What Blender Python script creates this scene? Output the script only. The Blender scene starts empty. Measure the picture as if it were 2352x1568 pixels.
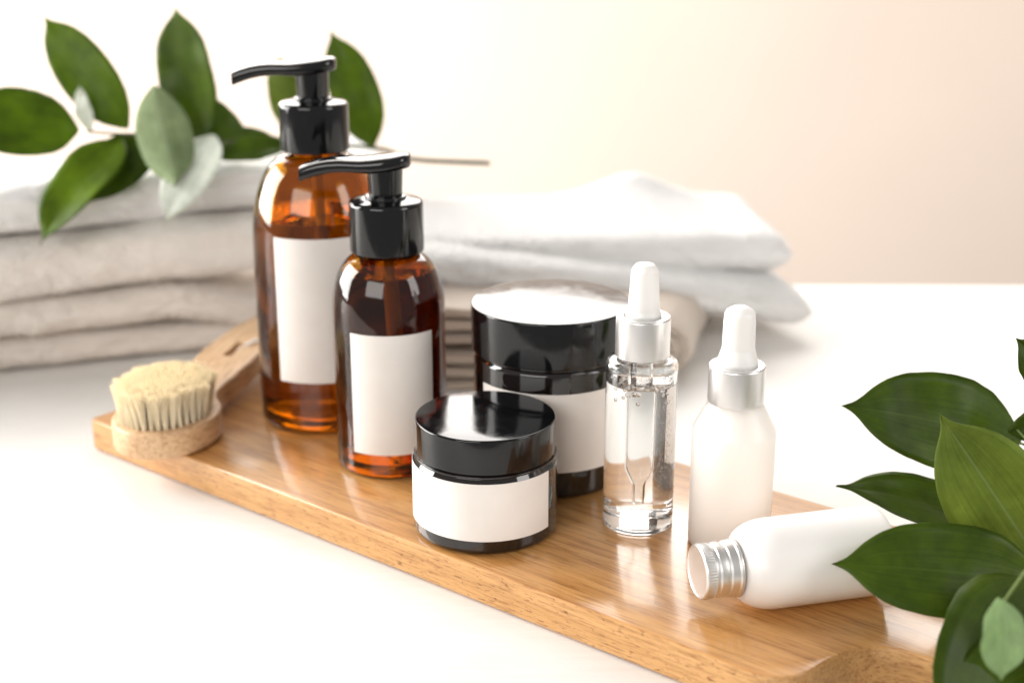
import bpy, bmesh, math, random
import numpy as np
from mathutils import Vector, Matrix, noise

random.seed(7)
scene = bpy.context.scene
C = scene.collection
PI = math.pi

# ------------------------------------------------------------------ camera
T = 0.0175                      # board thickness; table top is z = 0
CAM_H = 0.285 + T
PITCH = math.radians(18.4)
cam_data = bpy.data.cameras.new('camera')
cam = bpy.data.objects.new('camera', cam_data)
C.objects.link(cam)
cam.location = (0, 0, CAM_H)
cam.rotation_euler = (PI / 2 - PITCH, 0, 0)
cam_data.sensor_width = 36
cam_data.lens = 50.5
cam_data.clip_start = 0.01
cam_data.clip_end = 50
cam_data.dof.use_dof = True
cam_data.dof.focus_distance = 0.605
cam_data.dof.aperture_fstop = 5.7
cam_data.dof.aperture_blades = 0
scene.camera = cam

# ------------------------------------------------------------------ light
world = bpy.data.worlds.new('World')
scene.world = world
world.use_nodes = True
wbg = world.node_tree.nodes['Background']
wbg.inputs['Color'].default_value = (1.0, 0.975, 0.945, 1)
wbg.inputs['Strength'].default_value = 0.36


def area(name, loc, aim, sx, sy, power, col):
    l = bpy.data.lights.new(name, 'AREA')
    l.shape = 'RECTANGLE'
    l.size, l.size_y = sx, sy
    l.energy = power
    l.color = col
    o = bpy.data.objects.new(name, l)
    C.objects.link(o)
    o.location = loc
    d = Vector(aim) - Vector(loc)
    o.rotation_euler = d.to_track_quat('-Z', 'Y').to_euler()
    return o


area('back_window_light', (-0.2, 2.35, 0.98), (-0.1, 0.7, 0.6), 2.4, 1.30, 58, (1.0, 0.985, 0.96))
area('side_window_light', (-1.75, 1.38, 0.6), (0.1, 1.75, 0.0), 1.6, 1.2, 98, (1.0, 0.985, 0.96))
area('front_fill_light', (-1.4, -2.1, 1.35), (0, 0.75, 0.05), 2.2, 1.4, 50, (1.0, 0.97, 0.93))  # added fill from the camera side, brightens labels and towel fronts
area('right_window_light', (1.45, -0.05, 0.75), (0, 0.6, 0.1), 0.55, 0.9, 9, (1.0, 0.98, 0.95))

vs = scene.view_settings
vs.view_transform = 'Standard'
vs.look = 'None'
vs.exposure = 0.12
vs.gamma = 1.0
vs.use_curve_mapping = False
cy = scene.cycles
cy.use_denoising = True
cy.denoising_input_passes = 'RGB_ALBEDO_NORMAL'
cy.denoising_prefilter = 'ACCURATE'
cy.max_bounces = 20
cy.transmission_bounces = 16
cy.glossy_bounces = 6
cy.diffuse_bounces = 5
cy.transparent_max_bounces = 12
cy.sample_clamp_indirect = 6.0
cy.caustics_reflective = False
cy.caustics_refractive = True
cy.blur_glossy = 0.3

# ------------------------------------------------------------------ helpers
FPX = 3300.0
SN, CS = math.sin(PITCH), math.cos(PITCH)


def at(x, y, z=T):
    """point at height z that shows at photo position (x, y) on a 2352 px wide picture"""
    u, v = (x - 1176) / FPX, (y - 784) / FPX
    d = Vector((u, CS - v * SN, -SN - v * CS))
    return Vector((0, 0, CAM_H)) + d * ((z - CAM_H) / d.z)


def atY(x, y, Y):
    u, v = (x - 1176) / FPX, (y - 784) / FPX
    d = Vector((u, CS - v * SN, -SN - v * CS))
    return Vector((0, 0, CAM_H)) + d * (Y / d.y)


def link(name, me, mats, parent=None, smooth=True):
    o = bpy.data.objects.new(name, me)
    C.objects.link(o)
    if not isinstance(mats, (list, tuple)):
        mats = [mats]
    if len(me.materials) == 0:
        for m in mats:
            me.materials.append(m)
    if smooth and len(me.polygons):
        me.polygons.foreach_set('use_smooth', [True] * len(me.polygons))
    if parent:
        o.parent = parent
    return o


def mesh(name, verts, faces):
    me = bpy.data.meshes.new(name)
    me.from_pydata([tuple(v) for v in verts], [], faces)
    me.update()
    return me


def empty(name, loc, rz=0.0):
    o = bpy.data.objects.new(name, None)
    o.empty_display_size = 0.01
    C.objects.link(o)
    o.location = loc
    o.rotation_euler = (0, 0, rz)
    return o


def tag(o, label=None, cat=None, group=None, kind=None):
    if label: o['label'] = label
    if cat: o['category'] = cat
    if group: o['group'] = group
    if kind: o['kind'] = kind
    return o


def fillet(pts, n=5):
    """pts: (r, z, fillet radius); returns a polyline with rounded corners"""
    out = []
    m = len(pts)
    for i, p in enumerate(pts):
        f = p[2] if len(p) > 2 else 0
        if f <= 0 or i == 0 or i == m - 1:
            out.append((p[0], p[1])); continue
        P = Vector(p[:2]); A = Vector(pts[i - 1][:2]); B = Vector(pts[i + 1][:2])
        da, db = (A - P), (B - P)
        la, lb = da.length, db.length
        da.normalize(); db.normalize()
        ang = da.angle(db)
        d = min(f / math.tan(ang / 2), la * .49, lb * .49)
        a, b = P + da * d, P + db * d
        for k in range(n + 1):
            t = k / n
            q = a * (1 - t) ** 2 + P * 2 * t * (1 - t) + b * t * t
            out.append((q.x, q.y))
    return out


def lathe_data(prof, n=72, mat=0):
    """surface of revolution, bottom to top profile with outward normals"""
    V, F, rings = [], [], []
    for r, z in prof:
        if r < 1e-6:
            rings.append([len(V)]); V.append((0, 0, z))
        else:
            s = len(V)
            for k in range(n):
                a = 2 * PI * k / n
                V.append((r * math.cos(a), r * math.sin(a), z))
            rings.append(list(range(s, s + n)))
    for A, B in zip(rings[:-1], rings[1:]):
        if len(A) == 1 and len(B) == 1: continue
        for k in range(n):
            k2 = (k + 1) % n
            if len(A) == 1: F.append((A[0], B[k2], B[k]))
            elif len(B) == 1: F.append((A[k], A[k2], B[0]))
            else: F.append((A[k], A[k2], B[k2], B[k]))
    return V, F


def lathe(name, prof, mat, parent=None, n=72):
    V, F = lathe_data(prof, n)
    return link(name, mesh(name, V, F), mat, parent)


def multi(name, pieces, mats, parent=None):
    """pieces: (verts, faces, material index)"""
    V, F, M = [], [], []
    for v, f, m in pieces:
        s = len(V)
        V += list(v)
        F += [tuple(i + s for i in q) for q in f]
        M += [m] * len(f)
    me = mesh(name, V, F)
    o = link(name, me, mats, parent)
    me.polygons.foreach_set('material_index', M)
    return o


def tube_data(path, rad, n=10, cap=True):
    V, F = [], []
    path = [Vector(p) for p in path]
    up = Vector((0, 0, 1))
    m = len(path)
    for i, p in enumerate(path):
        d = (path[min(i + 1, m - 1)] - path[max(i - 1, 0)]).normalized()
        s = d.cross(up)
        if s.length < 1e-4: s = d.cross(Vector((1, 0, 0)))
        s.normalize(); u = s.cross(d)
        r = rad[i] if isinstance(rad, (list, tuple)) else rad
        for k in range(n):
            a = 2 * PI * k / n
            V.append(p + s * (r * math.cos(a)) + u * (r * math.sin(a)))
    for i in range(m - 1):
        for k in range(n):
            k2 = (k + 1) % n
            F.append((i * n + k, (i + 1) * n + k, (i + 1) * n + k2, i * n + k2)[::-1])
    if cap:
        F.append(tuple(range(n))); F.append(tuple(range((m - 1) * n, m * n))[::-1])
    return V, F


def spline(pts, n):
    pts = [np.array(p, float) for p in pts]
    P = [2 * pts[0] - pts[1]] + pts + [2 * pts[-1] - pts[-2]]
    out = []
    for i in range(n):
        t = i / (n - 1) * (len(pts) - 1)
        k = min(int(t), len(pts) - 2); u = t - k
        a, b, c, d = P[k:k + 4]
        out.append(.5 * ((2 * b) + (c - a) * u + (2 * a - 5 * b + 4 * c - d) * u * u + (3 * b - a - 3 * c + d) * u ** 3))
    return out


def fbm(x, y, z, o=3):
    return noise.fractal(Vector((x, y, z)), 1.0, 2.0, o, noise_basis='PERLIN_ORIGINAL')


# ------------------------------------------------------------------ materials
def newmat(name):
    m = bpy.data.materials.new(name)
    m.use_nodes = True
    nt = m.node_tree
    return m, nt, nt.nodes['Principled BSDF']


def setp(b, **k):
    names = dict(col='Base Color', rough='Roughness', metal='Metallic', ior='IOR', trans='Transmission Weight',
                 coat='Coat Weight', coatr='Coat Roughness', spec='Specular IOR Level', sss='Subsurface Weight', sheen='Sheen Weight')
    for a, v in k.items():
        if a == 'col': v = tuple(v) + (1,)
        b.inputs[names[a]].default_value = v


def N(nt, t, **k):
    n = nt.nodes.new(t)
    for a, v in k.items(): setattr(n, a, v)
    return n


def coords(nt, scale=(1, 1, 1), rot=(0, 0, 0), src='Object'):
    tc = N(nt, 'ShaderNodeTexCoord')
    mp = N(nt, 'ShaderNodeMapping')
    mp.inputs['Scale'].default_value = scale
    mp.inputs['Rotation'].default_value = rot
    nt.links.new(tc.outputs[src], mp.inputs['Vector'])
    return mp.outputs['Vector']


def noise_tex(nt, vec, scale, detail=4, rough=.55, dist=0.0):
    n = N(nt, 'ShaderNodeTexNoise')
    n.inputs['Scale'].default_value = scale
    n.inputs['Detail'].default_value = detail
    n.inputs['Roughness'].default_value = rough
    n.inputs['Distortion'].default_value = dist
    nt.links.new(vec, n.inputs['Vector'])
    return n.outputs['Fac']


def ramp(nt, fac, stops):
    r = N(nt, 'ShaderNodeValToRGB')
    e = r.color_ramp.elements
    while len(e) < len(stops): e.new(.5)
    for k, (p, c) in enumerate(stops):
        e[k].position = p
        e[k].color = tuple(c) + (1,)
    nt.links.new(fac, r.inputs['Fac'])
    return r.outputs['Color']


def mixc(nt, fac, a, b, mode='MIX'):
    m = N(nt, 'ShaderNodeMix', data_type='RGBA', blend_type=mode)
    for sock, v in ((0, fac), (6, a), (7, b)):
        if hasattr(v, 'is_output'): nt.links.new(v, m.inputs[sock])
        elif isinstance(v, (int, float)): m.inputs[sock].default_value = v
        else: m.inputs[sock].default_value = tuple(v) + (1,)
    return m.outputs[2]


def bump(nt, b, h, strength, dist):
    n = N(nt, 'ShaderNodeBump')
    n.inputs['Strength'].default_value = strength
    n.inputs['Distance'].default_value = dist
    nt.links.new(h, n.inputs['Height'])
    nt.links.new(n.outputs['Normal'], b.inputs['Normal'])


def vary(nt, b, col, amt, scale, seed=0.0):
    v = coords(nt)
    f = noise_tex(nt, v, scale, 3)
    c0 = tuple(x * (1 - amt) for x in col); c1 = tuple(min(1, x * (1 + amt)) for x in col)
    nt.links.new(ramp(nt, f, [(.3, c0), (.7, c1)]), b.inputs['Base Color'])


# white painted table
m_table, nt, b = newmat('white_painted_wood')
v = coords(nt)
f1 = noise_tex(nt, v, 9, 6, .6)
c = ramp(nt, f1, [(.3, (.80, .775, .74)), (.55, (.86, .845, .82)), (.8, (.88, .87, .855))])
f2 = noise_tex(nt, coords(nt, (6, 60, 6)), 6, 4, .6)
c = mixc(nt, .25, c, ramp(nt, f2, [(.35, (.74, .72, .69)), (.6, (.9, .89, .88))]), 'MULTIPLY')
nt.links.new(c, b.inputs['Base Color'])
setp(b, rough=.5, spec=.3)
bump(nt, b, noise_tex(nt, v, 260, 5, .6), .12, .0006)

# painted wall
m_wall, nt, b = newmat('warm_beige_wall_paint')
vary(nt, b, (.84, .70, .60), .02, 3)
setp(b, rough=.9)

# board wood
AX = math.radians(-38.8)


def wood(name, light, mid, dark, rough, coat, along, flecks=.7, big=0):
    m, nt, b = newmat(name)
    gi = along.index(min(along))

    def grain(a_, c_): return coords(nt, tuple(x * (a_ if i == gi else c_) for i, x in enumerate(along)))
    v = coords(nt, along)
    f = noise_tex(nt, v, 1.0, 4, .55, .4)
    c = ramp(nt, f, [(.22, dark), (.45, mid), (.75, light)])
    fine = noise_tex(nt, grain(6.0, 5.0), 1.0, 5, .75)
    c = mixc(nt, .75, c, ramp(nt, fine, [(.35, (.46, .32, .20)), (.52, (1, 1, 1))]), 'MULTIPLY')
    fl = noise_tex(nt, grain(24.0, 6.0) if big else grain(16.0, 6.0), 1.0, 2, .5, .6)
    c = mixc(nt, flecks, c, ramp(nt, fl, [(.32 if big else .30, (.36, .21, .11)), (.39 if big else .36, (1, 1, 1))]), 'MULTIPLY')
    nt.links.new(c, b.inputs['Base Color'])
    setp(b, rough=rough, coat=coat, coatr=.12)
    bump(nt, b, fine, .18, .0004)
    return m


m_board = wood('honey_board_wood', (.68, .365, .130), (.56, .275, .086), (.41, .18, .048), .30, .7, (6, 130, 130), .35)
m_board_side = wood('honey_board_wood_side_grain', (.62, .355, .145), (.54, .29, .105), (.40, .20, .066), .46, .2, (9, 150, 150), .75, 1)
m_brushwood = wood('pale_beech_wood', (.72, .50, .30), (.66, .43, .24), (.56, .34, .18), .5, .1, (110, 8, 110), .1)

# black plastic and black glass
m_black, nt, b = newmat('glossy_black_plastic')
setp(b, col=(.0035, .0035, .004), rough=.09, ior=1.5)
bump(nt, b, noise_tex(nt, coords(nt), 90, 2), .03, .0006)
sm = ramp(nt, noise_tex(nt, coords(nt), 110, 6, .7, .5), [(.42, (.07,) * 3), (.72, (.2,) * 3)])
nt.links.new(sm, b.inputs['Roughness'])
m_blackglass, nt, b = newmat('dark_violet_black_glass')
setp(b, col=(.007, .0045, .004), rough=.03, ior=1.52, coat=.4, coatr=.02)

# label paper
m_label, nt, b = newmat('matte_cream_label_paper')
v = coords(nt)
nt.links.new(ramp(nt, noise_tex(nt, v, 60, 5), [(.3, (.785, .735, .69)), (.7, (.825, .78, .74))]), b.inputs['Base Color'])
setp(b, rough=.62, spec=.25)
bump(nt, b, noise_tex(nt, v, 1800, 3), .1, .0001)


def glass(name, col, ior, rough=0.0):
    m, nt, b = newmat(name)
    setp(b, col=col, trans=1.0, ior=ior, rough=rough)
    return m


def amber(name, col, density):
    m = glass(name, col, 1.5)
    nt = m.node_tree
    va = N(nt, 'ShaderNodeVolumeAbsorption')
    va.inputs['Color'].default_value = (.72, .56, 0, 1)
    va.inputs['Density'].default_value = density
    nt.links.new(va.outputs[0], nt.nodes['Material Output'].inputs['Volume'])
    return m


m_amber1 = amber('bright_amber_glass', (.60, .285, .016), 60)
m_amber2 = amber('deep_amber_glass', (.41, .175, .010), 80)
m_clear = glass('clear_glass', (.985, .99, .985), 1.47)
m_gl_liq = glass('glass_to_liquid', (1, 1, 1), 1.36 / 1.47)
m_ga_liq = glass('amber_glass_to_liquid', (.97, .86, .62), 1.37 / 1.5)
m_liq_top = glass('liquid_surface', (1, 1, 1), 1.36)
m_pip_out = glass('pipette_glass', (.96, .97, .97), 1.5 / 1.36)
m_pip_air = glass('pipette_glass_in_air', (.98, .98, .98), 1.47)
m_bubble = glass('air_bubble', (1, 1, 1), 1 / 1.36)
m_tube = newmat('dip_tube_plastic')[0]
setp(m_tube.node_tree.nodes['Principled BSDF'], col=(.82, .8, .76), rough=.35)

# metal and rubber
m_silver, nt, b = newmat('brushed_silver_aluminium')
setp(b, col=(.83, .815, .80), metal=1.0, rough=.36)
bump(nt, b, noise_tex(nt, coords(nt, (30, 30, 3000)), 1.0, 3), .06, .0002)
m_rubber, nt, b = newmat('white_rubber')
setp(b, col=(.86, .845, .82), rough=.42, sss=.25)
b.inputs['Subsurface Radius'].default_value = (.004, .0035, .003)
b.inputs['Subsurface Scale'].default_value = 1.0
m_milk, nt, b = newmat('white_satin_glass')
setp(b, col=(.88, .855, .83), rough=.30, sss=.3, coat=.15, coatr=.25)
b.inputs['Subsurface Radius'].default_value = (.006, .005, .004)
b.inputs['Subsurface Scale'].default_value = 1.0

# frosted glass: satin, light scatters through it
m_frost, nt, b = newmat('frosted_glass')
setp(b, col=(.89, .83, .775), rough=.36, ior=1.4, sss=1.0)
b.inputs['Subsurface Scale'].default_value = 1.0
b.inputs['Subsurface Radius'].default_value = (.030, .028, .026)

# towels
def terry(name, c0, c1, scale=800, pile=0.0):
    m, nt, b = newmat(name)
    v = coords(nt)
    f = noise_tex(nt, v, 14, 4)
    nt.links.new(ramp(nt, f, [(.3, c0), (.7, c1)]), b.inputs['Base Color'])
    setp(b, rough=.95, spec=.1, sheen=.25)
    bump(nt, b, noise_tex(nt, v, scale, 4, .75), .9, .0016)
    # thin cotton loops let light through
    t = N(nt, 'ShaderNodeBsdfTranslucent'); t.inputs['Color'].default_value = tuple(c1) + (1,)
    mx = N(nt, 'ShaderNodeMixShader'); mx.inputs[0].default_value = pile
    nt.links.new(b.outputs[0], mx.inputs[1]); nt.links.new(t.outputs[0], mx.inputs[2])
    nt.links.new(mx.outputs[0], nt.nodes['Material Output'].inputs['Surface'])
    return m


m_terry_w = terry('white_terry', (.93, .92, .905), (.96, .955, .945))
m_terry_b = terry('cream_terry', (.92, .86, .80), (.95, .905, .86))
m_terry_g = terry('beige_terry', (.89, .815, .745), (.92, .86, .80))
m_pile = {m_terry_w: terry('white_terry_loops', (.95, .94, .93), (.97, .965, .955), 800, .5),
          m_terry_b: terry('cream_terry_loops', (.94, .885, .83), (.96, .92, .875), 800, .5),
          m_terry_g: terry('beige_terry_loops', (.91, .84, .775), (.94, .885, .83), 800, .5)}
m_linen = terry('pale_linen', (.62, .52, .435), (.74, .645, .555), 900)


# leaves
def leafmat(name, c0, c1, rough, vein, trans):
    m, nt, b = newmat(name)
    uv = N(nt, 'ShaderNodeUVMap'); uv.uv_map = 'UVMap'
    sep = N(nt, 'ShaderNodeSeparateXYZ'); nt.links.new(uv.outputs[0], sep.inputs[0])
    f = noise_tex(nt, coords(nt), 38, 6, .62)
    c = ramp(nt, f, [(.3, tuple(x * .72 for x in c0)), (.5, tuple((x + y) / 2 for x, y in zip(c0, c1))), (.72, tuple(x * 1.25 for x in c1))])
    # veins running along the blade, close to parallel
    mp = N(nt, 'ShaderNodeMapping'); mp.inputs['Scale'].default_value = (30, 1.5, 1)
    nt.links.new(uv.outputs[0], mp.inputs['Vector'])
    vf = noise_tex(nt, mp.outputs[0], 1.0, 3, .6)
    c = mixc(nt, .5, c, ramp(nt, vf, [(.35, (.55, .66, .5)), (.65, (1.15, 1.12, 1.05))]), 'MULTIPLY')
    a = N(nt, 'ShaderNodeMath', operation='SUBTRACT'); a.inputs[1].default_value = .5
    nt.links.new(sep.outputs[0], a.inputs[0])
    ab = N(nt, 'ShaderNodeMath', operation='ABSOLUTE'); nt.links.new(a.outputs[0], ab.inputs[0])
    c = mixc(nt, ramp(nt, ab.outputs[0], [(.004, (.55, .55, .55)), (.018, (0, 0, 0))]), c, vein)
    nt.links.new(c, b.inputs['Base Color'])
    setp(b, rough=rough, ior=1.31)
    bump(nt, b, vf, .25, .0006)
    t = N(nt, 'ShaderNodeBsdfTranslucent')
    nt.links.new(mixc(nt, 1.0, c, (1.5, 1.7, .5), 'MULTIPLY'), t.inputs['Color'])
    mx = N(nt, 'ShaderNodeMixShader'); mx.inputs[0].default_value = trans
    nt.links.new(b.outputs[0], mx.inputs[1]); nt.links.new(t.outputs[0], mx.inputs[2])
    nt.links.new(mx.outputs[0], nt.nodes['Material Output'].inputs['Surface'])
    return m


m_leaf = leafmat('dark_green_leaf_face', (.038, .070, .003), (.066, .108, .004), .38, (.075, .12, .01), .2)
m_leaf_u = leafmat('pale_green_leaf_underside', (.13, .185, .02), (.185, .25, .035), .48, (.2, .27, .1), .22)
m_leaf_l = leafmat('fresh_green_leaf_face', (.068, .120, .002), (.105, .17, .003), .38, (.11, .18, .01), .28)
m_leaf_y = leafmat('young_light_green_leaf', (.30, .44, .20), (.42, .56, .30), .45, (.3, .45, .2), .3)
m_leaf_sheen = leafmat('sheen_pale_leaf', (.20, .27, .13), (.29, .35, .20), .4, (.45, .5, .38), .2)  # window sheen painted in as a paler, silvery green
m_leaf_glare = leafmat('glare_white_leaf', (.72, .74, .69), (.80, .81, .78), .35, (.7, .72, .66), .2)  # window glare on the leaf, put into its near-white colour
m_stem, nt, b = newmat('green_brown_stem')
vary(nt, b, (.06, .07, .022), .3, 60)
setp(b, rough=.5)
m_bristle, nt, b = newmat('cream_bristle')
vary(nt, b, (.97, .905, .76), .04, 300)
setp(b, rough=.5)
t = N(nt, 'ShaderNodeBsdfTranslucent'); t.inputs['Color'].default_value = (.98, .91, .73, 1)
mx = N(nt, 'ShaderNodeMixShader'); mx.inputs[0].default_value = .45
nt.links.new(b.outputs[0], mx.inputs[1]); nt.links.new(t.outputs[0], mx.inputs[2])
nt.links.new(mx.outputs[0], nt.nodes['Material Output'].inputs['Surface'])
m_cord, nt, b = newmat('white_cotton_cord')
setp(b, col=(.82, .8, .76), rough=.9)

# ------------------------------------------------------------------ setting
def prism(outline, z0, z1, bev, seg=3):
    """solid from a plan outline with bevelled top and bottom edges"""
    bm = bmesh.new()
    vs_ = [bm.verts.new((x, y, z0)) for x, y in outline]
    f = bm.faces.new(vs_)
    r = bmesh.ops.extrude_face_region(bm, geom=[f])
    top = [g for g in r['geom'] if isinstance(g, bmesh.types.BMVert)]
    bmesh.ops.translate(bm, vec=(0, 0, z1 - z0), verts=top)
    bmesh.ops.recalc_face_normals(bm, faces=bm.faces)
    if bev:
        ed = [e for e in bm.edges if len(e.link_faces) == 2 and (abs(e.verts[0].co.z - e.verts[1].co.z) < 1e-7)]
        bmesh.ops.bevel(bm, geom=ed, offset=bev, segments=seg, affect='EDGES', profile=.5)
    return bm


def bm_obj(name, bm, mat, parent=None, smooth_angle=None):
    me = bpy.data.meshes.new(name)
    bm.to_mesh(me); bm.free()
    o = link(name, me, mat, parent, smooth=smooth_angle is not None)
    if smooth_angle is not None:
        me.set_sharp_from_angle(angle=smooth_angle)
    return o


bm = prism([(-1.2, .36), (1.2, .36), (1.2, 1.036), (-1.2, 1.060)], -.03, 0.0, .003)
tag(bm_obj('table_top', bm, m_table, None, math.radians(35)), kind='structure')

bm = prism([(-4, 2.45), (4, 2.45), (4, 2.55), (-4, 2.55)], -1.2, 3.0, 0)
tag(bm_obj('wall', bm, m_wall), kind='structure')

# ------------------------------------------------------------------ cutting board
W = 0.150
pts = [(0, .004), (.0012, .0012), (.004, 0), (.2, 0), (.395, 0)]
curve = spline([(.395, 0), (.4105, .0003), (.4190, .0035), (.4242, .0120), (.4272, .0280), (.4325, .0415), (.4420, .0485), (.4560, .0505), (.50, .0515)], 40)
near = pts[:-1] + [tuple(q) for q in curve]
end = [(.585 + .0235 * math.sin(a), W / 2 - .0235 * math.cos(a)) for a in np.linspace(0, PI, 17)]
far = [(x, W - y) for x, y in near][::-1]
outline = near + end + far
board = bm_obj('cutting_board', prism(outline, 0.0011, T, .0009), m_board, None, math.radians(40))
corner = at(203, 962)
board.data.materials.append(m_board_side)
for p in board.data.polygons:
    if abs(p.normal.z) < .4: p.material_index = 1
board.location = (corner.x, corner.y, 0)
board.rotation_euler = (0, 0, AX)
tag(board, 'long honey brown wooden serving board with a narrowed handle end, carrying the bottles', 'cutting board')


# ------------------------------------------------------------------ bottles
def face_dir(P):
    d = Vector((-P[0], -P[1], 0)).normalized()
    return d, Vector((-d.y, d.x, 0))


def label_patch(parent, P, r, a0, a1, z0, z1, name='label'):
    d, rt = face_dir(P)
    V, F = [], []
    n = 40
    for layer, rr in ((0, r + .00005), (1, r + .0003)):
        for k in range(n + 1):
            a = math.radians(a0 + (a1 - a0) * k / n)
            q = (d * math.cos(a) + rt * math.sin(a)) * rr
            V.append((q.x, q.y, z0)); V.append((q.x, q.y, z1))
    S = 2 * (n + 1)
    for k in range(n):
        i = 2 * k
        F.append((S + i, S + i + 2, S + i + 3, S + i + 1))
        F.append((i, i + 1, i + 3, i + 2))
        F.append((i, i + 2, S + i + 2, S + i)); F.append((i + 1, S + i + 1, S + i + 3, i + 3))
    F.append((0, S, S + 1, 1)); i = 2 * n; F.append((i, i + 1, S + i + 1, S + i))
    o = link(name, mesh(name, V, F), m_label, parent)
    o.data.set_sharp_from_angle(angle=math.radians(40))
    return o


def arc(r0, z0, r1, z1, n=10, p=2.0):
    """shoulder from (r0,z0) up to (r1,z1): superellipse"""
    out = []
    for k in range(n + 1):
        a = PI / 2 * k / n
        out.append((r1 + (r0 - r1) * math.cos(a) ** (2 / p), z0 + (z1 - z0) * math.sin(a) ** (2 / p)))
    return out


def clip_profile(prof, z, keep):
    out = []
    for (r0, z0), (r1, z1) in zip(prof[:-1], prof[1:]):
        if keep == 'below':
            if z0 <= z: out.append((r0, z0))
            if z0 <= z < z1: out.append((r0 + (r1 - r0) * (z - z0) / (z1 - z0), z)); break
        else:
            if z0 <= z < z1: out.append((r0 + (r1 - r0) * (z - z0) / (z1 - z0), z))
            if z1 > z: out.append((r1, z1))
    return out


def filled_bottle(root, outer, inner, level, m_out, m_side, m_top):
    """outer/inner: open profiles from bottom centre to neck rim"""
    vo, fo = lathe_data(outer, 96)
    rim = [outer[-1], inner[-1]]
    vr, fr = lathe_data(rim, 96)
    cav = clip_profile(inner, level, 'above')
    vc, fc = lathe_data(cav, 96)
    fc = [f[::-1] for f in fc]
    g = multi('glass_bottle', [(vo, fo, 0), (vr, fr, 0), (vc, fc, 0)], [m_out], root)
    side = clip_profile(inner, level, 'below')
    vs_, fs = lathe_data(side, 96)
    top = [(side[-1][0], level), (side[-1][0] * .96, level - .0005), (side[-1][0] * .88, level - .0007), (0, level - .0007)]
    vt, ft = lathe_data(top, 96)
    l = multi('liquid', [(vs_, fs, 0), (vt, ft, 1)], [m_side, m_top], root)
    return g, l


def pump_parts(root, zc, ang):
    # collar
    lathe('collar', fillet([(0, zc), (.0178, zc, .0006), (.0178, zc + .0243, .0022), (.0110, zc + .0254, .0006), (.0098, zc + .0254, .0003),
                            (.0098, zc + .0268, .0006), (0, zc + .0268)]), m_black, root, 96)
    h = empty_child = None
    # stem + lever are one moulded actuator
    zs = zc + .0262
    vst, fst = lathe_data(fillet([(0, zs), (.0080, zs, .0004), (.0085, zs + .0130), (.0090, zs + .0165), (0, zs + .0165)]), 64)
    # lever lofted along its length, spout to -x in its own frame
    zt = zc + .0400
    st = [  # s (towards spout), half width, z centre, half height
        (-.0124, .0012, .0036, .0022), (-.0119, .0042, .0036, .0030), (-.0105, .0068, .0036, .0034), (-.008, .0088, .0034, .0036), (-.004, .0100, .0028, .0037),
        (.001, .0104, .0022, .0038), (.006, .0103, .0017, .0037), (.011, .0100, .0015, .0034), (.016, .0096, .0017, .0032), (.021, .0091, .0017, .0033),
        (.026, .0086, .0012, .0034), (.031, .0080, .0002, .0035), (.0355, .0074, -.0012, .0036), (.0392, .0068, -.0026, .0036), (.0400, .0066, -.0029, .0034)]
    V, F = [], []
    n = 28
    for s, w, zz, hh in st:
        for k in range(n):
            a = 2 * PI * k / n
            e = .5
            cx, sx = math.cos(a), math.sin(a)
            y = w * math.copysign(abs(cx) ** e, cx)
            z = hh * math.copysign(abs(sx) ** e, sx)
            if z > 0: z *= 1 - .18 * (y / w) ** 2
            V.append((-s, y, zt + zz + z))
    for i in range(len(st) - 1):
        for k in range(n):
            k2 = (k + 1) % n
            F.append((i * n + k, i * n + k2, (i + 1) * n + k2, (i + 1) * n + k))
    F.append(tuple(range(n))[::-1])
    # open spout mouth: an inset recess
    b0 = (len(st) - 1) * n
    cx = Vector((-st[-1][0], 0, zt + st[-1][2]))
    i0 = len(V)
    for k in range(n): V.append(tuple(cx + (Vector(V[b0 + k]) - cx) * .72))
    i1 = len(V)
    for k in range(n): V.append(tuple(cx + (Vector(V[b0 + k]) - cx) * .6 + Vector((.006, 0, .0012))))
    for k in range(n):
        k2 = (k + 1) % n
        F.append((b0 + k, b0 + k2, i0 + k2, i0 + k)); F.append((i0 + k, i0 + k2, i1 + k2, i1 + k))
    F.append(tuple(range(i1, i1 + n)))
    o = multi('pump_head', [(vst, fst, 0), (V, F, 0)], [m_black], root)
    o.data.set_sharp_from_angle(angle=math.radians(50))
    o.rotation_euler = (0, 0, ang)
    return o


def pump_bottle(P, r, zsh, zneck, zc, level, amber, lab, ang, label):
    root = empty('pump_bottle', (P[0], P[1], T))
    rn = .0135
    outer = fillet([(0, .0022), (r * .62, .0016, .003), (r * .80, .0004, .002), (r, .0004, .0095), (r, zsh)], 7)[:-1]
    outer += arc(r, zsh, rn, zneck, 14, 2.15) + [(rn, zc + .012)]
    t = .0024
    ri = r - t
    inner = fillet([(0, .0075), (ri * .6, .0062, .004), (ri, .0052, .009), (ri, zsh)], 7)[:-1]
    inner += arc(ri, zsh, rn - .002, zneck, 14, 2.15) + [(rn - .002, zc + .012)]
    filled_bottle(root, outer, inner, level, amber, m_ga_liq, m_liq_top)
    d, rt = face_dir(P)
    label_patch(root, P, r + .0001, lab[0], lab[1], lab[2], lab[3])
    V, F = tube_data([(0, 0, zc + .005), (.002, 0, zc * .6), (.006, .002, .012)], .0028, 14)
    link('dip_tube', mesh('dip_tube', V, F), m_tube, root)
    pump_parts(root, zc, ang)
    tag(root, label, 'pump bottle', 'amber pump bottles')
    return root


pump_bottle((-.1016, .735), .0345, .094, .1430, .1452, .1120, m_amber1, (-41, 44, .0289, .1057), math.radians(6),
            'taller amber glass pump bottle with blank label, at the rear beside the brush')
pump_bottle((-.0601, .670), .0275, .0770, .1070, .1088, .0990, m_amber2, (-42, 46, .0131, .0738), math.radians(-2),
            'shorter dark amber pump bottle with blank label, standing between the taller one and the jars')


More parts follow.
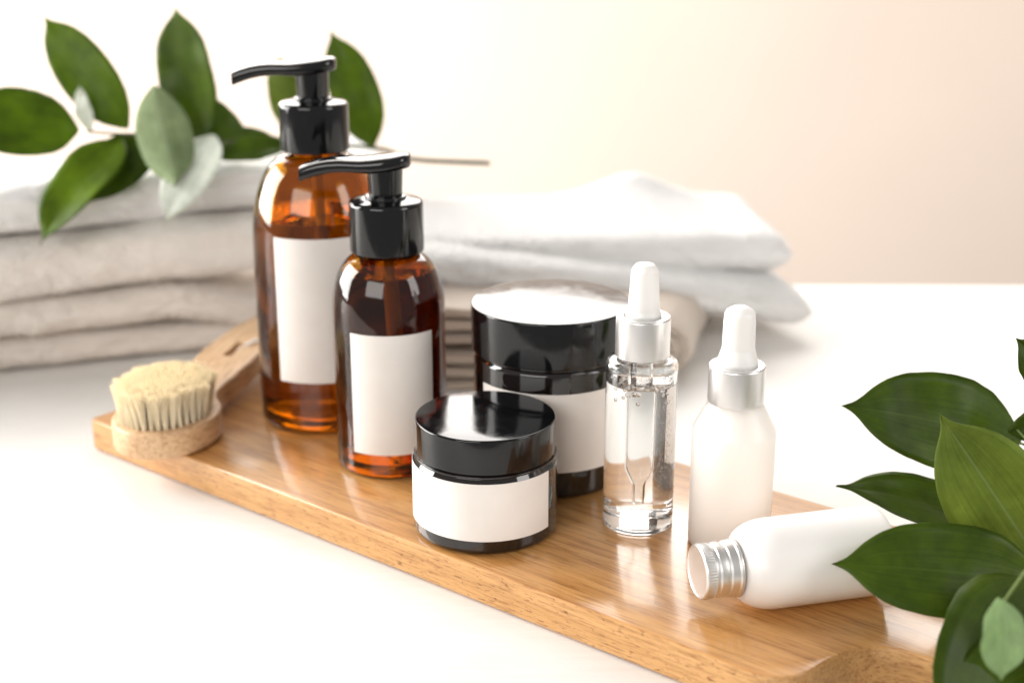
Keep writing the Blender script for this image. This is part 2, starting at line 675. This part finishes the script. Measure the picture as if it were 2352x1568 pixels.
def cream_jar(P, rl, rb, zl0, zl1, zring, lab, label):
    root = empty('cream_jar', (P[0], P[1], T))
    lathe('jar_body', fillet([(0, .0012), (rb * .78, .0012, .001), (rb * .82, .0004, .001), (rb, .0004, .0068), (rb, zring - .0022, .0022), (rb * .955, zring, .0006),
                              (rb * .955, zl0 - .0016, .0003), (rb * .985, zl0 - .0013, .0004), (rb * .985, zl0 - .0004, .0003), (rb * .93, zl0 - .0002), (rb * .93, zl0 + .003), (0, zl0 + .003)]),
          m_blackglass, root, 128)
    lathe('lid', fillet([(rl - .0016, zl0 + .002), (rl - .0016, zl0, .0002), (rl, zl0, .0005), (rl, zl1, .0009), (rl * .6, zl1 + .0002), (0, zl1 + .0003)]), m_black, root, 128)
    label_patch(root, P, rb + .0001, *lab)
    tag(root, label, 'jar', 'black cream jars')
    return root


cream_jar((-.0119, .5938), .0312, .0324, .0373, .0533, .0355, (-97, 57, .0072, .0340), 'small low black cosmetic jar with wide blank label at the front of the board')
cream_jar((.0186, .6562), .0382, .0372, .0650, .0872, .0640, (-57, 64, .0142, .0531), 'large black cosmetic jar with tall lid behind the small jar and clear dropper')


def dropper_top(root, zc0, zc1, rc, bulb):
    lathe('collar', fillet([(0, zc0), (rc, zc0, .0003), (rc, zc1, .0011), (.0088, zc1, .0003), (.0088, zc1 - .0012), (0, zc1 - .0012)]), m_silver, root, 96)
    lathe('bulb', fillet(bulb, 6), m_rubber, root, 64)


# clear dropper
P = (.0573, .5970)
root = empty('dropper_bottle', (P[0], P[1], T))
r = .0159
outer = fillet([(0, .0012), (r * .7, .0010, .002), (r * .86, .0003, .0008), (r, .0003, .0022), (r, .0788, .0048), (.0098, .0795, .0015), (.0096, .094)], 7)
ri = r - .0015
inner = fillet([(0, .0085), (ri * .7, .0080, .004), (ri, .0074, .0022), (ri, .0772, .0045), (.0080, .0778, .0012), (.0080, .094)], 7)
filled_bottle(root, outer, inner, .0688, m_clear, m_gl_liq, m_liq_top)
dropper_top(root, .0803, .0984, .0120, [(0, .0972), (.0078, .0972, .0002), (.0078, .0994, .0008), (.0070, .1010, .003), (.0058, .1190, .0035), (.0040, .1216, .0018), (0, .1218)])
# glass pipette hanging from the collar
po = fillet([(.0011, .0112), (.0019, .0113, .0003), (.0021, .0205, .004), (.0046, .0280, .008), (.0049, .0680)], 6)
pi_ = [(max(q[0] - .0007, .0008), q[1]) for q in po]
pa = [(.0049, .0682), (.0048, .0800)]
pb = [(q[0] - .0007, q[1]) for q in pa]
a1, a2 = lathe_data(po, 48), lathe_data(pi_, 48)
b1, b2 = lathe_data(pa, 48), lathe_data(pb, 48)
multi('pipette', [(a1[0], a1[1], 0), (a2[0], [f[::-1] for f in a2[1]], 0), (b1[0], b1[1], 1), (b2[0], [f[::-1] for f in b2[1]], 1)], [m_pip_out, m_pip_air], root)
# bubbles under the surface and clinging to the right wall
rng = random.Random(3)
d_, r_ = face_dir(P)
pc = []
spots = [(rng.uniform(0, 2 * PI), rng.uniform(.0060, .0130), rng.uniform(.0004, .0011), .0680 - rng.random() ** 2 * .006) for k in range(30)]
for k in range(420):
    a_ = math.radians(rng.gauss(48, 9)); w_ = math.atan2(*(d_ * math.cos(a_) + r_ * math.sin(a_)).yx)
    spots.append((w_, rng.uniform(.0128, .0138), rng.uniform(.00012, .00028), rng.uniform(.018, .064)))
for a_, q, rr, zz in spots:
    V, F = lathe_data([(rr * math.sin(t), -rr * math.cos(t)) for t in np.linspace(0, PI, 7)], 10)
    pc.append(([(x + q * math.cos(a_), y + q * math.sin(a_), z + zz - rr) for x, y, z in V], F, 0))
tag(multi('bubbles', pc, [m_bubble], root), kind='stuff')
tag(root, 'clear glass dropper bottle with pipette, silver collar and white bulb, right of the jars', 'dropper bottle', 'dropper bottles')

# frosted dropper
P = (.0959, .5765)
root = empty('dropper_bottle', (P[0], P[1], T))
r = .0180
outer = fillet([(0, .0012), (r * .8, .0004, .001), (r, .0004, .004), (r, .0535, .0055), (.0128, .0640, .004), (.0112, .0665), (.0112, .076), (0, .076)], 7)
lathe('glass_bottle', outer, m_frost, root, 96)
dropper_top(root, .0668, .0832, .0121, [(0, .082), (.0088, .082, .0002), (.0088, .0845, .001), (.0070, .0905, .006), (.0068, .1020, .003), (.0064, .1068, .004), (.0030, .1087, .002), (0, .1088)])
tag(root, 'frosted white dropper bottle with rounded white bulb, standing behind the lying bottle', 'dropper bottle', 'dropper bottles')

# lying bottle
root = empty('screw_cap_bottle', (.0733, .5120, T + .0184))
axis = Vector((.968, .252, .0)).normalized()
root.rotation_euler = axis.to_track_quat('Z', 'X').to_euler()
rb = .0183
lathe('bottle_body', fillet([(0, .0140), (.0098, .0140, .0003), (.0098, .0166, .0006)] + [(.0104 + (rb - .0104) * math.sin(a), .0168 + .0145 * (1 - math.cos(a))) for a in np.linspace(0, PI / 2, 12)] + [(rb, .0800, .0045), (0, .0800)], 9), m_milk, root, 96)
# cap: knurled ring, grooves, bead
n = 120
prof = fillet([(0, .0006), (.0098, .0004, .0002), (.0104, .0, .0004), (.0111, .0007, .0004), (.0111, .0046, .0003), (.0106, .0050, .0003), (.0106, .0062, .0003), (.0111, .0066, .0004),
               (.0111, .0092, .0004), (.0107, .0096, .0003), (.0107, .0106, .0003), (.0112, .0110, .0004), (.0114, .0142, .0004), (.0119, .0146, .0004), (.0119, .0158, .0004), (.0105, .0160, .0002), (0, .0160)], 3)
V, F = lathe_data(prof, 240)
V = [Vector(q) for q in V]
for q in V:
    rr = math.hypot(q.x, q.y)
    if .0108 < rr < .0116 and .0009 < q.z < .0045:
        k = round(math.atan2(q.y, q.x) / (2 * PI) * 240)
        if k % 4 < 2:
            q.x *= .965; q.y *= .965
link('screw_cap', mesh('screw_cap', V, F), m_silver, root).data.set_sharp_from_angle(angle=math.radians(35))
tag(root, 'white satin bottle lying on its side with a ridged silver screw cap', 'bottle')

# ------------------------------------------------------------------ wooden brush
bd = Vector((.22, .975, 0)).normalized()
bp = Vector((bd.y, -bd.x, 0))
bc = at(372, 958, T + .014) + bd * .006
brush = empty('bath_brush', (bc.x, bc.y, T), math.atan2(bd.y, bd.x) - PI / 2)   # local +y runs along the handle


def half_w(s):
    head = .0268 * math.sqrt(max(0, 1 - (s / .0325) ** 2)) if abs(s) < .0325 else 0
    xs = [(.020, .0206), (.028, .0150), (.035, .0125), (.043, .0128), (.056, .0150), (.075, .0172), (.095, .0172), (.12, .0165), (.145, .0135), (.157, .0085), (.160, .0)]
    if s > .020:
        for (a, wa), (b_, wb) in zip(xs[:-1], xs[1:]):
            if a <= s <= b_:
                u = (s - a) / (b_ - a); u = u * u * (3 - 2 * u) if s < .15 else math.sqrt(u) if False else u
                return max(wa + (wb - wa) * u, 0)
    return head


ss = [-.0325 * math.cos(a) for a in np.linspace(0, PI * .70, 22)] + list(np.linspace(.021, .157, 40)) + [.159, .160]
ol = [(half_w(s), s) for s in ss] + [(-half_w(s), s) for s in ss[::-1][1:-1]]
bm = prism(ol, .0008, .0150, .0016)
for v_ in bm.verts:          # the handle lifts slightly and thins towards its end
    if v_.co.y > .03:
        u = min((v_.co.y - .03) / .06, 1); u = u * u * (3 - 2 * u)
        v_.co.z = v_.co.z * (1 - .12 * u) + .0075 * u
# cut a slot through the handle
cut = bmesh.new()
so = [(.0028 * math.cos(a), .088 + (.009 if math.sin(a) > 0 else -.009) + .0028 * math.sin(a)) for a in np.linspace(0, 2 * PI, 25)[:-1]]
cutb = prism(so, -.01, .03, 0)
wood_o = bm_obj('wooden_back', bm, m_brushwood, brush, math.radians(40))
cut.free()
cut_o = bm_obj('slot_cutter', cutb, m_brushwood)
md = wood_o.modifiers.new('slot', 'BOOLEAN'); md.object = cut_o; md.operation = 'DIFFERENCE'; md.solver = 'EXACT'
cut_o.parent = brush
bpy.context.view_layer.update()
dg = bpy.context.evaluated_depsgraph_get()
nm = bpy.data.meshes.new_from_object(wood_o.evaluated_get(dg))
wood_o.modifiers.clear()
wood_o.data = nm
nm.set_sharp_from_angle(angle=math.radians(40))
bpy.data.objects.remove(cut_o, do_unlink=True)
# bristle tufts
tufts = []
for tv in range(5):
    rng = random.Random(20 + tv)
    V, F = [], []
    for k in range(70):
        a = rng.uniform(0, 2 * PI); q = math.sqrt(rng.random())
        x0, y0 = .0010 * q * math.cos(a), .0010 * q * math.sin(a)
        L = .0203 + rng.uniform(-.0011, .0007)
        x1, y1 = x0 * 1.9 + rng.gauss(0, .0011), y0 * 1.9 + rng.gauss(0, .0011)
        s0 = len(V); w = .00017
        for (x, y, z, ww) in ((x0, y0, 0, w), (x0 * 1.25 + (x1 - x0) * .25, y0 * 1.25 + (y1 - y0) * .25, L * .5, w), (x1, y1, L, w * .6)):
            for j in range(3):
                V.append((x + ww * math.cos(j * 2.094 + k), y + ww * math.sin(j * 2.094 + k), z))
        for lv in (0, 3):
            for j in range(3):
                F.append((s0 + lv + j, s0 + lv + (j + 1) % 3, s0 + lv + 3 + (j + 1) % 3, s0 + lv + 3 + j))
        F.append((s0 + 6, s0 + 7, s0 + 8))
    me = mesh('bristle_tuft', V, F)
    me.materials.append(m_bristle)
    tufts.append(me)
rng = random.Random(5)
rows = [(0, 1)] + [(k, max(5, int(5.6 * k))) for k in range(1, 8)]
for k, cnt in rows:
    for j in range(cnt):
        a = 2 * PI * (j + .5 * (k % 2)) / cnt
        x, y = .0217 * k / 7 * math.cos(a), .0265 * k / 7 * math.sin(a) - .001
        o = link('bristle_tuft', tufts[rng.randrange(5)], m_bristle, brush, smooth=False)
        o.location = (x, y, .0146)
        q = k / 7
        o.rotation_euler = (-math.sin(a) * .07 * q + rng.gauss(0, .025), math.cos(a) * .07 * q + rng.gauss(0, .025), rng.uniform(0, 6.28))
        o.scale = (1, 1, 1.0 - .07 * q ** 3 + rng.uniform(-.008, .008))
# cord tied through the slot
loop = [(.0, .090, -.0 + .0165), (.003, .094, .0195), (.0105, .099, .0225), (.0165, .1035, .0170), (.0185, .108, .0095), (.0165, .112, .0045), (.010, .106, .0185), (.003, .098, .0190), (0, .094, .0150)]
V, F = tube_data([tuple(q) for q in spline(loop, 60)], .0011, 8)
link('hanging_cord', mesh('hanging_cord', V, F), m_cord, brush)
tag(brush, 'round wooden bath brush with cream bristles facing up, at the left end of the board', 'brush')


# ------------------------------------------------------------------ towels
def cushion(name, mat, label, p0, p1, depth, zc, th, seed, amp=.003, skew=0.0, group=None, ends=(1, 1), nx=420, ns=150, fuzz=.0006, round_p=2.9):
    """folded towel: rounded slab whose front edge runs p0 -> p1, running back by depth; zc(s, d) is its centre height"""
    p0, p1 = Vector((p0[0], p0[1], 0)), Vector((p1[0], p1[1], 0))
    ax = (p1 - p0); L = ax.length; ax.normalize()
    bk = Vector((-ax.y, ax.x, 0)) + ax * skew
    V, F = [], []
    # stadium cross section by arc length: list of (d, h) in [0,1] x [-1,1]
    sec = []
    rr = th * .55
    m = ns // 2
    for k in range(ns):
        a = 2 * PI * k / ns - PI
        ca, sa = math.cos(a), math.sin(a)
        # superellipse stretched: dense at front
        d = depth / 2 - (depth / 2) * math.copysign(abs(ca) ** (.22), ca)
        h = math.copysign(abs(sa) ** (2 / round_p), sa)
        sec.append((d, h))
    for i in range(nx + 1):
        s = i / nx
        e = min(s * L / (th * .55) if ends[0] else 9, (1 - s) * L / (th * .55) if ends[1] else 9, 1)
        e = max(e, .0)
        k_e = math.sqrt(max(0, 1 - (1 - e) ** 2))
        for d, h in sec:
            th_ = th * (1 + .06 * fbm(s * 7 + seed, d * 9, seed * 1.7)) * k_e
            x = s * L
            z = zc(s, d) + h * th_ / 2 + amp * fbm(x * 16 + seed * 3, d * 16, seed)
            dd = d + (amp * 1.4 * fbm(x * 11 + seed, h * .4, seed + 4) + .0016 * fbm(x * 60, h * 2, seed + 9)) * (1 - d / depth)
            q = p0 + ax * x + bk * dd
            f = fuzz * noise.noise(Vector((x * 520, d * 520, h * 10 + seed)))
            V.append((q.x + f, q.y - abs(f), z + f))
    n = len(sec)
    for i in range(nx):
        for k in range(n):
            k2 = (k + 1) % n
            F.append((i * n + k, (i + 1) * n + k, (i + 1) * n + k2, i * n + k2))
    F.append(tuple(range(n))); F.append(tuple(range(nx * n, nx * n + n))[::-1])
    me = mesh(name, V, F)
    bm = bmesh.new(); bm.from_mesh(me)
    bmesh.ops.recalc_face_normals(bm, faces=bm.faces)
    bm.to_mesh(me); bm.free()
    o = link(name, me, mat)
    rng = random.Random(int(seed * 10))
    vv = me.vertices
    PV, PF = [], []
    ids = [i for i in range(len(vv)) if vv[i].normal.y < .35]
    for _ in range(30000):
        v_ = vv[rng.choice(ids)]
        nn = (v_.normal + Vector((rng.gauss(0, .5), rng.gauss(0, .5), rng.gauss(0, .5)))).normalized()
        c_ = v_.co + Vector((rng.uniform(-.0007, .0007), 0, rng.uniform(-.0005, .0005))) - v_.normal * .0006
        sd = nn.cross(Vector((rng.gauss(0, 1), rng.gauss(0, 1), rng.gauss(0, 1)))).normalized() * .00028
        tip = c_ + nn * rng.uniform(.0010, .0022)
        k_ = len(PV)
        PV += [c_ - sd, c_ + sd, tip + sd * .6, tip - sd * .6]
        PF.append((k_, k_ + 1, k_ + 2, k_ + 3))
    tag(link('terry_pile', mesh('terry_pile', PV, PF), m_pile[mat], o, smooth=False), kind='stuff')
    tag(o, label, 'towel', group)
    return o


# left stack: four folded edges one above the other
GL = 'towels folded in the left stack'
cushion('folded_towel', m_terry_g, 'beige folded towel at the bottom of the left stack, behind the brush', (-.52, .770), (-.130, .910), .12, lambda s, d: .0105, .0195, 1.3, .0016, group=GL)
cushion('folded_towel', m_terry_g, 'beige folded towel second from the bottom of the left stack', (-.52, .766), (-.135, .907), .12,
        lambda s, d: .0320 + .004 * s - .020 * max(0, s - .78) / .22, .0245, 5.1, .002, group=GL)
cushion('folded_towel', m_terry_b, 'thick cream folded towel third from the bottom of the left stack', (-.53, .760), (-.085, .920), .11,
        lambda s, d: .0625 + .017 * max(0, (s - .45)) * 1.4, .0370, 8.4, .002, group=GL)
cushion('folded_towel', m_terry_w, 'white folded towel on top of the left stack under the leafy branch', (-.53, .772), (-.075, .935), .085,
        lambda s, d: .0960 + .010 * s, .0300, 12.9, .003, group=GL)

# right: striped looking linen folded in nested layers
def nested_fold(name, mat, parent, x0, xr, zmid, gap, th, ymap, ny=26):
    """a sheet that runs right along the top, bends round and comes back underneath"""
    path = []
    for k in range(34): path.append((x0 + (xr - x0) * k / 33, zmid + gap))
    for k in range(1, 18):
        a = PI / 2 - PI * k / 18
        path.append((xr + gap * math.cos(a) * .9, zmid + gap * math.sin(a)))
    for k in range(34): path.append((xr + (x0 - xr) * k / 33, zmid - gap))
    V, F = [], []
    m = len(path)
    loop = []
    for side in (1, -1):
        idx = range(m) if side == 1 else range(m - 1, -1, -1)
        for i in idx:
            a, b_ = path[max(i - 1, 0)], path[min(i + 1, m - 1)]
            t = Vector((b_[0] - a[0], b_[1] - a[1])).normalized()
            nn = Vector((-t.y, t.x)) * (th / 2 * side)
            loop.append((path[i][0] + nn.x, path[i][1] + nn.y))
    n = len(loop)
    for j in range(ny + 1):
        v = j / ny
        e = 1.0
        for (x, z) in loop:
            V.append(ymap(x, z, v))
    for j in range(ny):
        for k in range(n):
            k2 = (k + 1) % n
            F.append((j * n + k, j * n + k2, (j + 1) * n + k2, (j + 1) * n + k))
    F.append(tuple(range(n))[::-1]); F.append(tuple(range(ny * n, ny * n + n)))
    me = mesh(name, V, F)
    bm = bmesh.new(); bm.from_mesh(me); bmesh.ops.recalc_face_normals(bm, faces=bm.faces); bm.to_mesh(me); bm.free()
    o = link(name, me, mat, parent)
    me.set_sharp_from_angle(angle=math.radians(50))
    return o


linen = empty('folded_linen', (0, .82, 0))


def ymap(x, z, v):
    fx = min(max((x + .06) / .17, 0), 1)
    k = 1.10 - .34 * fx
    y = .8135 - .82 + .12 * (x + .04) + v * .17 + .0022 * fbm(x * 30, z * 70, 3.1) + .003 * fbm(x * 9, z * 160, 8)
    xx = x + v * .17 * .25 + .002 * fbm(x * 12, v * 5, 2)
    return (xx, y, max(.0006, (z * k) + .0012 * fbm(x * 40, v * 6, z * 90) - .0004))


for xr, gap in ((.0865, .0222), (.0885, .0140), (.090, .0055)):
    nested_fold('fold_layer', m_linen, linen, -.095, xr, .0256, gap, .0052, ymap)
tag(linen, 'pale beige linen cloth folded in layers under the white towels, behind the large jar', 'cloth')

GR = 'white towels at the back right'
cushion('folded_towel', m_terry_w, 'white folded towel lying low on the linen with its end drooping to the table', (-.085, .846), (.200, .918), .105,
        lambda s, d: .0640 - .050 * max(0, s - .05) ** 1.15 + .010 * d / .1, .0230, 21.0, .001, group=GR)
cushion('folded_towel', m_terry_w, 'uppermost white towel of the right pile with its corner peaking up', (-.088, .868), (.190, .945), .085,
        lambda s, d: .0640 - .014 * s + .015 * d / .085 + .017 * math.exp(-((s - .70) / .11) ** 2) * (d / .085) ** 2, .0250, 27.3, .001, group=GR)


# ------------------------------------------------------------------ leaves
WT = [0, .05, .12, .22, .34, .46, .58, .70, .79, .86, .905, .94, .97, 1.0]
WV = [.05, .30, .60, .85, .98, 1.0, .96, .85, .68, .46, .25, .11, .055, .0]


def leaf(parent, base, tip, hw, nrm, mats, bend=.08, fold=.18, curl=0.0, petiole=None, twist=0.0, nt_=44, nv=10, seed=0.0):
    base, tip = Vector(base), Vector(tip)
    a = (tip - base); L = a.length; a.normalize()
    n0 = Vector(nrm); n0 = (n0 - a * n0.dot(a)).normalized()
    rows_t, rows_b, UV = [], [], []
    th = .00035
    for i in range(nt_ + 1):
        t = i / nt_
        w = hw * np.interp(t, WT, WV)
        # smooth the width profile a little
        w = .5 * w + .25 * hw * (np.interp(max(t - .02, 0), WT, WV) + np.interp(min(t + .02, 1), WT, WV)) if 0 < t < .97 else w
        tw = twist * (t - .4)
        n = (Matrix.Rotation(tw, 3, a) @ n0)
        s = a.cross(n)
        for j in range(nv + 1):
            v = j / nv * 2 - 1
            p = base + a * (L * t) + n * (bend * L * 4 * t * (1 - t)) + n0 * (curl * L * t * t) + s * (v * w) \
                + n * (fold * w * (abs(v) ** 1.3)) + n * (.0012 * fbm(t * 3 + seed, v * 1.5, seed) + .0006 * math.sin(t * 14 + seed) * v)
            rows_t.append(p + n * th / 2); rows_b.append(p - n * th / 2)
            UV.append((v * .5 + .5, t))
    m = nv + 1
    S = len(rows_t)
    V = rows_t + rows_b
    F, M = [], []
    for i in range(nt_):
        for j in range(nv):
            k = i * m + j
            F.append((k, k + 1, k + m + 1, k + m)); M.append(0)
            F.append((S + k, S + k + m, S + k + m + 1, S + k + 1)); M.append(1)
    for i in range(nt_):
        k = i * m
        F.append((k, k + m, S + k + m, S + k)); M.append(0)
        k += nv
        F.append((k, S + k, S + k + m, k + m)); M.append(0)
    nleaf = len(F)
    # petiole
    if petiole is not None:
        q = Vector(petiole)
        mid = (base + q) / 2 - Vector((0, 0, .002))
        v2, f2 = tube_data([q, mid, base + a * .004], [.0008, .0006, .0005], 6)
        s0 = len(V); V += list(v2); F += [tuple(x + s0 for x in f) for f in f2]; M += [1] * len(f2)
    me = mesh('leaf', V, F)
    me.polygons.foreach_set('material_index', M)
    uvl = me.uv_layers.new(name='UVMap')
    UV2 = UV + UV + [(.5, .5)] * (len(V) - 2 * S)
    for lp in me.loops:
        uvl.data[lp.index].uv = UV2[lp.vertex_index]
    o = link('leaf', me, mats, parent)
    # make sure the top faces along n0
    return o


def sprig(name, stem_pts, rad, label):
    o = empty(name, (0, 0, 0))
    V, F = tube_data([tuple(q) for q in spline(stem_pts, 60)], list(np.linspace(rad[0], rad[1], 60)), 8)
    link('stem', mesh('stem', V, F), m_stem, o)
    tag(o, label, 'leafy branch', 'green leafy branches')
    return o


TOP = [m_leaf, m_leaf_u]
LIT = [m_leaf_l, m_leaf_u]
cv = Vector((0, -.94, .34))      # towards the camera
rx = Vector((1, 0, 0)); uz = Vector((0, 0, 1))
# left branch lies on the left towel stack
YB = .925
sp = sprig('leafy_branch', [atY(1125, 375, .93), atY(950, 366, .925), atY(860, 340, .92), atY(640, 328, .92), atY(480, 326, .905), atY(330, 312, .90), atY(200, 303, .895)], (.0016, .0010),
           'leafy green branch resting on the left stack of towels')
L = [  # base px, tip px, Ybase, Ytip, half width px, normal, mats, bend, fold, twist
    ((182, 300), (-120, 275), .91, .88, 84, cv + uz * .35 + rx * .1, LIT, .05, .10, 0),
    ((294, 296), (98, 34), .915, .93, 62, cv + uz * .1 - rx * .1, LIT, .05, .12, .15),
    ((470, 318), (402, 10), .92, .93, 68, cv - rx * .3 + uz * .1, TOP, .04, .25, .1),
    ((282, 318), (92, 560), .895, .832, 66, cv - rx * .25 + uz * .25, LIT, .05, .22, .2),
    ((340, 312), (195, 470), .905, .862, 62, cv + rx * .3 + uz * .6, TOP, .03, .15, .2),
    ((352, 196), (400, 430), .885, .858, 62, cv + rx * .15 + uz * .1, [m_leaf_sheen, m_leaf_l], -.08, -.35, .2),
    ((494, 312), (380, 512), .90, .850, 56, cv * .62 + uz * .95 + rx * .1, [m_leaf_glare, m_leaf_l], .06, .10, 0),
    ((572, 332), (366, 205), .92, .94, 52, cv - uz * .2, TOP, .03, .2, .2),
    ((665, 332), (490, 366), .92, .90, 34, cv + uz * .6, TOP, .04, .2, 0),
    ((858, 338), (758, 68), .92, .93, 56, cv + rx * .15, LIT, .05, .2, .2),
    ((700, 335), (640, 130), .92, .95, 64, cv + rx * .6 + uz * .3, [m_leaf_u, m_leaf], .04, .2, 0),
    ((208, 302), (183, 196), .91, .905, 21, cv + uz * .9 - rx * .3, [m_leaf_glare, m_leaf], .06, .15, 0),
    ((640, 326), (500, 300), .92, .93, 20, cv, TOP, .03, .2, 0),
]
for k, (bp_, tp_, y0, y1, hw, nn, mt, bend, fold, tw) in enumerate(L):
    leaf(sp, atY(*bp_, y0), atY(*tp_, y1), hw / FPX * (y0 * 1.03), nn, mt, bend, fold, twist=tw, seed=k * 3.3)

# right branch stands at the right, in front of the table end
st = [atY(2560, 1515, .50), atY(2490, 1400, .515), atY(2440, 1240, .535), atY(2425, 1030, .56), atY(2440, 860, .585), atY(2470, 700, .60)]
sr = sprig('leafy_branch', st, (.0016, .0010), 'dark green leafy branch with big pointed leaves in the right foreground')
R = [
    ((2345, 1015), (1933, 931), .62, .60, 116, cv + uz * .25 + rx * .05, TOP, .06, .10, .1, st[3]),
    ((2330, 1230), (1920, 1116), .60, .585, 78, cv * .7 + uz * .9, TOP, .05, .12, .2, st[2]),
    ((2415, 1335), (2158, 950), .53, .54, 128, cv - rx * .25 + uz * .1, [m_leaf_u, m_leaf], .04, .12, -.1, st[2]),
    ((2395, 1335), (1910, 1294), .505, .50, 116, cv + uz * .35, TOP, .05, .10, .1, st[1]),
    ((2400, 1345), (2195, 1800), .495, .419, 196, cv + uz * .15, TOP, .05, .08, 0, st[1]),
    ((2520, 1440), (2150, 1660), .462, .445, 120, cv + uz * .1, TOP, .05, .08, 0, st[0]),
    ((2520, 1400), (2420, 1800), .49, .418, 148, cv, TOP, .05, .08, 0, st[0]),
    ((2292, 1372), (2300, 1562), .437, .428, 60, cv + rx * .2 - uz * .05, [m_leaf_y, m_leaf_u], .05, .25, .3, atY(2420, 1228, .470)),
    ((2440, 905), (2334, 776), .59, .585, 56, cv + rx * .1, TOP, .04, .15, 0, st[4]),
    ((2316, 992), (2520, 935), .60, .60, 46, cv - uz * .1, TOP, .04, .12, 0, st[3]),
    ((2400, 1240), (2640, 1120), .56, .56, 90, cv, TOP, .04, .12, 0, st[2]),
    ((2350, 1300), (2420, 1480), .52, .50, 80, cv + uz * .2, TOP, .04, .12, 0, st[1]),
]
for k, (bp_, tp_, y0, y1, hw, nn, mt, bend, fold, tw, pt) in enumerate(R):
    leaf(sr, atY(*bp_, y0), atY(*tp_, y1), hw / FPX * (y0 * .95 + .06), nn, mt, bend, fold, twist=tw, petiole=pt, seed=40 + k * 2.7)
